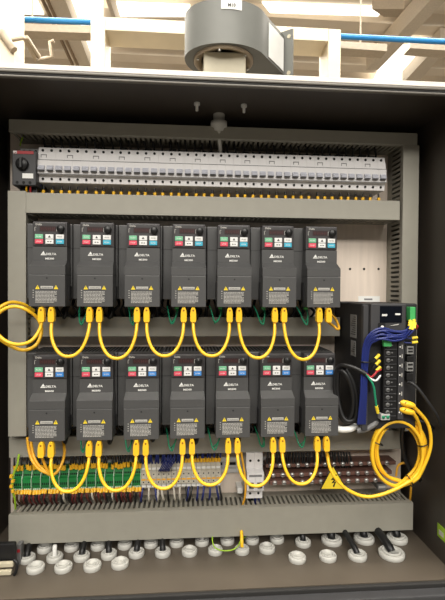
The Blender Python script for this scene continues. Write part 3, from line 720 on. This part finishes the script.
# flat black cable and white wraps at the bottom left of the servo unit
m = MB(); q = at(347, 429, .90); m.tube([at(334, 427, .90), at(341, 429.5, .888), at(350, 429, .882), at(356, 426, .888)], .0065, 'white', 10); tag(m.build('cable_wrap', None, q), 'white wrap around the cable below the black cable loop', 'wrap')
m = MB(); q = at(367, 424, .876); m.tube([at(357, 430.5, .872), at(366, 429, .868), at(374, 424, .868), at(378, 419.5, .875)], .006, 'mid_grey', 10); tag(m.build('cable_wrap', None, q), 'grey wrapped cable end under the blue bundle', 'wrap')
# black cables on the right side
cord_world('cable', [at(408, 382, .856), at(413, 384, .848), at(420, 391, .842), at(430, 405, .84), at(437, 416, .845), at(440.5, 426, .86)], .0032, 'black_soft', 'black cable running from the servo unit to the right wall', 'cable')
cord_world('cable', [at(404, 420, .90), at(402, 436, .91), at(404, 455, .92), at(411, 470, .93), at(420, 480, .95)], .0048, 'black', 'thick black cable dropping behind the yellow coil', 'cable')
cord_world('cable', [at(410, 424, .92), at(418, 421, .90), at(428, 424, .90), at(434, 428, .915)], .0034, 'black', 'black cable arching to the right wall above the coil', 'cable')
# small dark box between servo and plate
p0, p1 = at(341, 303, .94), at(366, 304, .94)
m = MB(); m.box(p0.x, p1.x, .94, YP-.001, zt2+.0005, p0.z, 'black_soft', .002); m.box(p1.x-.012, p1.x-.003, .937, .9399, zt2+.001, p0.z-.002, 'brown'); tag(m.build('filter_box', None, (p0.x, YP, p0.z)), 'low black box lying on top of the servo unit under the bare plate', 'box')
p0, p1 = at(343, 345, .90), at(441, 345, .90)

# ---------------------------------------------------------------- terminals at the bottom
YT = .985
zt3, zb3 = at(75, 470, YT).z, at(75, 490.5, YT).z; hh = zt3-zb3
gx = [at(13+9.15*k, 480, YT).x for k in range(15)]
def make_terminal(w_, body, name, label, cat, grp, strips):
    t = thing(name, (0, 0, 0), label, cat, grp)
    m = MB(); m.prism([(.04, 0), (.006, 0), (.004, hh*.22), (0, hh*.26), (0, hh*.62), (.006, hh*.66), (.010, hh), (.04, hh)], .0003, w_-.0012, 'x', body); m.build('body', t)
    return t
zmid = zb3
tg = make_terminal(gx[1]-gx[0], 'green', 'terminal_block', '', 'terminal block', 'green terminal blocks along the bottom', None)
wT = gx[1]-gx[0]
m = MB(); m.prism([(.04, -.001), (.005, -.001), (-.001, hh*.24), (-.001, hh*.64), (.009, hh+.001), (.04, hh+.001)], wT-.0012, wT-.0001, 'x', 'pale_green'); m.build('end_plate', tg)
m = MB()
for k in range(4): x = .0012+k*(wT-.003)/4; m.prism([(x, hh*.03), (x+(wT-.003)/4-.0008, hh*.03), (x+(wT-.003)/4-.0002, hh*.12), (x+.0008, hh*.12)], .0035, .0052, 'y', 'pale_green')
m.build('marker_strip', tg)
m = MB()
for k in range(4):
    x = .003+k*(wT-.003)/4; m.box(x-.001, x+.0015, -.0004, .001, hh*.30, hh*.42, 'hole'); m.box(x-.001, x+.0015, .0062, .008, hh*.72, hh*.80, 'hole')
m.build('screw_holes', tg)
for i in range(14):
    o_ = tg if i == 0 else dup(tg, (0, 0, 0)); x_ = gx[0]+i*(gx[14]-gx[0])/14
    o_.location = (x_, YT, zb3); o_['label'] = 'green terminal block in the bottom row, %s' % rank(i, 14)
# grey blocks
x0g, x1g = at(141, 475, YT).x, at(221, 475, YT).x; nG = 16; wG = (x1g-x0g)/nG
zgt, zgb = at(180, 463, YT).z, at(180, 489, YT).z; hg = zgt-zgb
tg2 = thing('terminal_block', (0, 0, 0), '', 'terminal block', 'pale grey terminal blocks along the bottom')
m = MB(); m.prism([(.04, 0), (.008, 0), (.006, hg*.2), (.0, hg*.22), (0, hg*.45), (.004, hg*.47), (.004, hg*.66), (.010, hg*.68), (.012, hg), (.04, hg)], .0003, wG-.0004, 'x', 'term_grey'); m.build('body', tg2)
m = MB(); m.box(.001, wG-.001, .0052, .0065, hg*.06, hg*.16, 'white'); m.build('marker_strip', tg2); m = MB(); m.box(.001, wG-.001, .0092, .0105, hg*.70, hg*.78, 'white'); m.build('marker_strip', tg2)
m = MB(); m.box(.001, wG-.0012, -.0006, .0004, hg*.36, hg*.42, 'orange'); m.build('jumper', tg2)
m = MB(); m.cyl((wG/2, -.0003, hg*.29), (wG/2, .001, hg*.29), .0016, 'hole', 8); m.cyl((wG/2, .0037, hg*.56), (wG/2, .005, hg*.56), .0016, 'hole', 8); m.build('screw_holes', tg2)
for i in range(nG):
    o_ = tg2 if i == 0 else dup(tg2, (0, 0, 0)); o_.location = (x0g+i*wG, YT, zgb); o_['label'] = 'pale grey terminal block in the bottom row, %s' % rank(i, nG)
# wires on the terminals
zduct = H-.347; ztop5 = H-.4665
for k in range(42):
    x = gx[0]+(k+.5)*(gx[14]-gx[0])/42+random.uniform(-.0012, .0012); rn = random.uniform(-.003, .003)
    if k % 7 != 3:
        z = zt3+random.uniform(.000, .004)
        wire([(x, .990, z), (x+rn*.4, .988, z+.013), (x+rn, .992, z+.026), (x+rn, 1.0, zduct+.01)], .0021, 'black', 'wire', 'black wire with yellow sleeve entering a green terminal from above', 'yellow-sleeved wires above the green terminals', fer=.010)
    z = zb3-random.uniform(.0, .003)
    c_ = random.choice(['maroon', 'maroon', 'black', 'brown', 'black', 'term_grey', 'maroon'])
    lab = {'maroon': 'dark red', 'black': 'black', 'brown': 'brown', 'term_grey': 'pale grey'}[c_]
    wire([(x, .990, z+.002), (x+rn*.5, .984, z-.010), (x+rn*1.5, .990, z-.022), (x+rn*2, 1.012, ztop5-.004)], .0022, c_, 'wire', '%s wire with yellow sleeve leaving a green terminal downward' % lab, '%s wires below the green terminals' % lab, fer=.008)
for k in range(26):
    x = x0g+(k+.5)*(x1g-x0g)/26; rn = random.uniform(-.003, .003)
    c_ = 'blue' if k < 11 or 17 < k < 24 else random.choice(['black', 'blue', 'black']); cn = 'blue' if c_ == 'blue' else 'black'
    z = zgt+.001
    if k > 13:
        wire([(x, .996, z-.002), (x+rn, .992, z+.012), (x+rn, 1.0, zduct+.01)], .0021, c_, 'wire', '%s wire with yellow sleeve entering a grey terminal from above' % cn, 'yellow-sleeved %s wires above the grey terminals' % cn, fer=.009)
    else:
        wire([(x, .996, z-.004), (x+rn, .990, z+.010), (x+rn, 1.0, zduct+.01)], .0026, 'blue', 'wire', 'plain blue wire entering a pale grey terminal from above', 'plain blue wires above the grey terminals')
    if k % 2 == 0 or k % 5 == 0:
        z = zgb; c2 = random.choice(['blue', 'blue', 'blue', 'black', 'term_grey', 'blue', 'maroon']); cn2 = {'blue': 'blue', 'black': 'black', 'term_grey': 'pale grey', 'ferrule': 'yellow', 'maroon': 'dark red'}[c2]
        wire([(x, .993, z+.003), (x+rn, .984, z-.012), (x+rn*2, .990, z-.026), (x+rn*2, 1.012, ztop5-.004)], .0024, c2, 'wire', '%s wire leaving a grey terminal down into the bottom duct' % cn2, '%s wires below the grey terminals' % cn2)
# diagonal blue fan
for k in range(7):
    q = at(166+k*1.6, 457, .975); q2 = at(159+k*1.6, 471, .978)
    wire([q, (q+q2)/2+Vector((0, -.006, 0)), q2, q2+Vector((0, .012, -.002))], .0013, 'blue', 'wire', 'slanting blue wire across the middle of the grey terminals', 'slanting blue wires on the grey terminals')
# left yellow-green earth wire with sleeves
cord_world('earth_wire', [at(19, 454, .975), at(17, 466, .97), at(13, 476, .968), at(12.5, 490, .968), at(15, 500, .975), at(15.5, 514, .99)], .0022, 'lime', 'yellow green earth wire down the left end of the green terminals', 'wire')
m = MB()
for k in range(4): q = at(11.5+(k % 2)*1.5, 476+k*5, .966); m.box(q.x-.003, q.x+.003, .962, .970, q.z-.003, q.z+.003, 'ferrule', .001)
tag(m.build('end_stop', None, at(12, 484, .966)), 'yellow end stop at the left end of the green terminals', 'clamp')

# two-pole breaker
a, b = at(247, 502, .962), at(264, 455.5, .962)
rc = thing('circuit_breaker', (a.x, YP, a.z), 'white two-pole breaker standing alone in the bottom row', 'circuit breaker'); w2 = b.x-a.x; h2 = b.z-a.z
m = MB(); yb = -.004
for k in range(2):
    x0, x1 = k*w2/2+.0002, (k+1)*w2/2-.0002
    m.prism([(yb, 0), (-.056, 0), (-.056, h2*.22), (-.073, h2*.24), (-.073, h2*.62), (-.056, h2*.66), (-.056, h2), (yb, h2)], x0, x1, 'x', 'mcb'); xc = (x0+x1)/2
    for zz in (.11, .83): m.cyl((xc, -.0565, h2*zz), (xc, -.055, h2*zz), .0028, 'hole', 10)
m.box(.004, w2-.004, -.0736, -.0728, h2*.54, h2*.585, 'mcb_mark')
m.build('body', rc)
for k in range(2):
    x0 = k*w2/2+.004; MB().prism([(-.0725, h2*.30), (-.080, h2*.32), (-.080, h2*.38), (-.0725, h2*.42)], x0, x0+w2/2-.008, 'x', 'dark_grey').build('toggle', rc)
for k in range(4):
    q = Vector((a.x+w2*(.2+.2*k), .992, a.z)); wire([q, q+Vector((.001, .0, -.008)), q+Vector((.001, .004, ztop5-a.z-.012))], .0026, 'blue' if k > 1 else 'black', 'wire', '%s wire under the lone two-pole breaker' % ('blue' if k > 1 else 'black'), '%s wires under the two-pole breaker' % ('blue' if k > 1 else 'black'))
    q = Vector((a.x+w2*(.2+.2*k), .992, a.z+h2)); wire([q, q+Vector((-.002, -.004, .008)), q+Vector((-.004, .004, zduct-a.z-h2+.01))], .0018, 'green_wire', 'wire', 'green wire above the lone two-pole breaker', 'green wires above the two-pole breaker')
cord_world('cable', [at(241, 452, .965), at(243.5, 466, .962), at(245.5, 482, .962), at(245, 496, .965), at(243, 504, .975), at(242, 512, .985)], .0024, 'orange', 'orange cable dropping beside the lone two-pole breaker', 'cable')
q = at(240, 490.5, 1.0); m = MB(); m.box(q.x-.006, q.x+.006, .998, YP-.0005, q.z-.006, q.z+.006, 'white', .001); tag(m.build('cable_clip', None, (q.x, YP, q.z)), 'small white clip on the plate left of the two-pole breaker', 'clip')

# busbar terminal strips
for r_, (y_, x0, x1) in enumerate(((466.5, 266, 396), (476, 266, 392), (483.5, 270, 384))):
    D_ = .995-.012*r_; a = at(x0, y_+1, D_); b = at(x1, y_-4, D_); z_ = at(330, y_-2, D_).z
    t = thing('busbar', ((a.x+b.x)/2, D_, z_), 'reddish brown busbar with a row of screws, %s of three' % ('uppermost', 'middle', 'lowest')[r_], 'busbar', 'busbars at lower right'); o_ = t.location
    MB().box(a.x-o_.x, b.x-o_.x, 0, YP-D_-.0005, -.0042, .0042, 'copper', .001).build('bar', t)
    n = 14 - r_
    for k in range(n):
        xx = a.x-o_.x+(k+.5+.25*(r_ % 2))*(b.x-a.x)/n*.96
        m = MB(); m.lathe((xx, 0, .001), [(.0052, 0), (.0052, -.003), (.004, -.005), (0, -.005)], 'screw', 10, 'y'); m.box(xx-.004, xx+.004, -.0055, -.0048, .0005, .0018, 'dark_grey'); m.build('screw', t)
# black wires behind from duct to busbars
for k in range(30):
    q = at(268+k*2.8, 452, 1.0); rn = random.uniform(-.003, .003)
    wire([q, q+Vector((rn, -.004, -.018)), q+Vector((rn*1.4, -.0, -.036))], .0024, 'black', 'wire', 'black wire dropping from the duct onto the upper busbar', 'black wires above the busbars')
q = at(382, 487, .975); m = MB(); m.box(q.x-.010, q.x+.010, .974, YP-.001, q.z-.006, q.z+.006, 'mid_grey', .001); m.box(q.x-.008, q.x+.008, .9735, .9741, q.z-.002, q.z+.003, 'print'); tag(m.build('name_tag', None, (q.x, YP, q.z)), 'small grey tag below the right end of the busbars', 'tag')

# warning triangle
A, B, C = at(320, 489.5, .945), at(347, 489.5, .945), at(333, 465, .945)
m = MB(); ctr = (A+B+C)/3
tr = [(v.x, v.z) for v in (A, B, C)]; m.prism(tr, .945, .9465, 'y', 'yellow_dark'); tri = [((p.x-ctr.x)*.9+ctr.x, (p.z-ctr.z)*.9+ctr.z) for p in (A, B, C)]; 
t = thing('warning_sign', (ctr.x, .9465, ctr.z), 'yellow triangle electric hazard sign with black bolt in front of the busbars', 'sign')
m = MB(); m.prism([(x-ctr.x, z-ctr.z) for x, z in tr], -.0015, 0, 'y', 'black'); m.build('backing', t)
m = MB(); m.prism([(x-ctr.x, z-ctr.z) for x, z in tri], -.0022, -.0015, 'y', 'warn'); m.build('face', t)
k_ = .001
bolt = [(.003, .017), (-.004, .003), (.0005, .003), (-.003, -.006), (.0015, -.004), (-.001, -.014), (.001, -.016), (.004, -.001), (.0005, -.003), (.005, .006), (.001, .006), (.006, .017)]
m = MB(); m.prism([(x*1.5, z*.82+.001) for x, z in bolt], -.0027, -.0022, 'y', 'black'); m.build('bolt_symbol', t)
m = MB(); m.box(-.004, .004, 0, .012, -.014, -.008, 'black'); m.box(-.02, .02, .012, .0125, -.016, -.006, 'black'); m.build('holder', t)

# ---------------------------------------------------------------- glands on the cabinet floor
GL = [(44.7, 547, 1, ''), (71.7, 545.3, 1, ''), (98, 544.3, 1, ''), (125, 543.3, 1, ''), (151, 542, 1, ''), (176.7, 541, 1, ''), (202, 540, 1, 'w'), (227.4, 539, 1, ''), (252, 538.3, 1, ''), (277, 537.5, 1, ''), (303, 541, 1.1, 'k'), (331.6, 538.5, 1.45, 'k'), (364, 537, 1.45, 'k'), (397, 537, 1.45, 'k'),
      (27.2, 557, 1.05, 'k'), (54.8, 556, 1.05, 'p'), (81.8, 555, 1.05, 'k'), (109, 553, 1.05, 'k'), (136.5, 551.6, 1.05, 'k'), (162.8, 551, 1.05, 'k'), (189.5, 550, 1.05, ''), (215.3, 549, 1, 'g'), (242, 548.5, 1, 'y'), (267, 547, 1.1, ''),
      (35.7, 566.5, 1.1, ''), (63.4, 565.8, 1.1, ''), (92.4, 564.5, 1.12, ''), (120, 562, 1.12, ''), (297.2, 556.5, 1.15, ''), (327.8, 555, 1.15, ''), (357.4, 554, 1.25, 'k'), (391.5, 552, 1.7, 'k')]
zun = at(215, 535.5, YD).z
rows = [('rear', GL[:14]), ('middle', GL[14:24]), ('front', GL[24:])]
for rn_, lst in rows:
    for i, (px, py, s_, c_) in enumerate(lst):
        g = on_z(px, py+1.5, ZF+.004)
        if rn_ == 'rear' and g.y > .972 and False: pass
        r_ = .0152*s_
        state = {'': 'empty white', 'w': 'white', 'k': 'cabled white', 'p': 'plugged white', 'g': 'white yellow-green-wired', 'y': 'white yellow-cabled'}[c_]
        t = thing('cable_gland', (g.x, g.y, ZF), '%s gland nut on the cabinet floor, %s row, %s' % (state, rn_, rank(i, len(lst))), 'gland', 'white gland nuts on the cabinet floor')
        MB().lathe((0, 0, 0), [(r_, 0), (r_*1.03, .002), (r_*1.03, .0075), (r_*.93, .010), (r_*.80, .0105), (r_*.78, .008), (0, .008)], 'gland', 28).build('nut', t)
        MB().lathe((0, 0, 0), [(r_*.74, .0081), (r_*.74, .0115), (r_*.70, .0125), (r_*.60, .0125), (r_*.57, .0083), (0, .0083)], 'gland', 28).build('threaded_neck', t)
        if c_ == 'p': MB().lathe((0, 0, 0), [(.0045, .0084), (.0045, .028), (.003, .030), (0, .030)], 'white', 12).build('plug', t)
        if c_ in ('k', 'w'):
            cr = .0062 if s_ < 1.4 else .0085
            if c_ == 'w': cr = .004
            dy = max(0, .985-g.y)
            lean = random.uniform(-.006, .004) - (.004 if s_ > 1.2 and rn_ == 'front' else 0)
            zt_g = zun-ZF
            m = MB(); m.tube([(0, 0, .0085), (lean*.3, dy*.12, zt_g*.55), (lean*.8, dy*.55, zt_g*.85), (lean, dy, zt_g-cr*.3)], cr, 'black' if c_ == 'k' else 'white', 10)
            o_ = m.build('cable', None, None); o_.location = (g.x, g.y, ZF)
            tag(o_, '%s cable rising from a gland of the %s row, %s' % ('black' if c_ == 'k' else 'white', rn_, rank(i, len(lst))), 'cable', 'cables rising from the floor glands')
ga = on_z(215.3, 548, ZF+.012); gb = on_z(242, 547, ZF+.012)
cord_world('earth_wire', [at(212.5, 534.5, .962), at(212.5, 541, .945), at(215, 547.5, .935), at(222, 550.5, .928), at(232, 550, .928), at(238, 546, .932), at(241, 540, .945), at(246, 536.5, .97)], .0013, 'lime', 'yellow green wire looping between two floor glands', 'wire')
cord_world('cable', [gb, gb+Vector((0, .004, .012)), gb+Vector((.001, .02, .024)), gb+Vector((.002, .035, .028))], .0036, 'yellow', 'yellow cable rising from a floor gland under the duct', 'cable')
# latch and clutter in the lower left corner
a = at(2, 566, .90); 
lt = thing('door_latch', (XL, a.y, H-.54), 'black and cream door latch blocks in the lower left corner', 'latch')
def lb(xa, xb, ya, yb, D, dd, m, bev): p, q = at(xa, ya, D), at(xb, yb, D); return MB().box(max(p.x, XL+.0005)-XL, q.x-XL, D-a.y, D+dd-a.y, q.z-H+.54, p.z-H+.54, m, bev)
lb(-6, 15, 544, 561, .905, .010, 'black', .003).build('bracket', lt)
lb(-6, 13, 563.5, 567.5, .893, .008, 'cream', .002).build('upper_block', lt)
lb(-6, 11, 571.5, 575.5, .889, .008, 'cream', .002).build('lower_block', lt)
MB().tube([at(14, 560, .895)-lt.location, at(17, 563, .892)-lt.location, at(16.5, 570, .89)-lt.location, at(14, 575, .89)-lt.location], .003, 'black', 8).build('lever', lt)
m = MB(); q = at(20, 549, .93); m.box(q.x-.005, q.x+.004, .925, .94, ZF+.0005, q.z+.012, 'mid_grey', .001); m.box(q.x-.004, q.x+.002, .9242, .9252, q.z-.004, q.z+.002, 'red'); tag(m.build('micro_switch', None, (q.x, .93, ZF)), 'tiny grey switch with red dot in the lower left corner', 'switch')
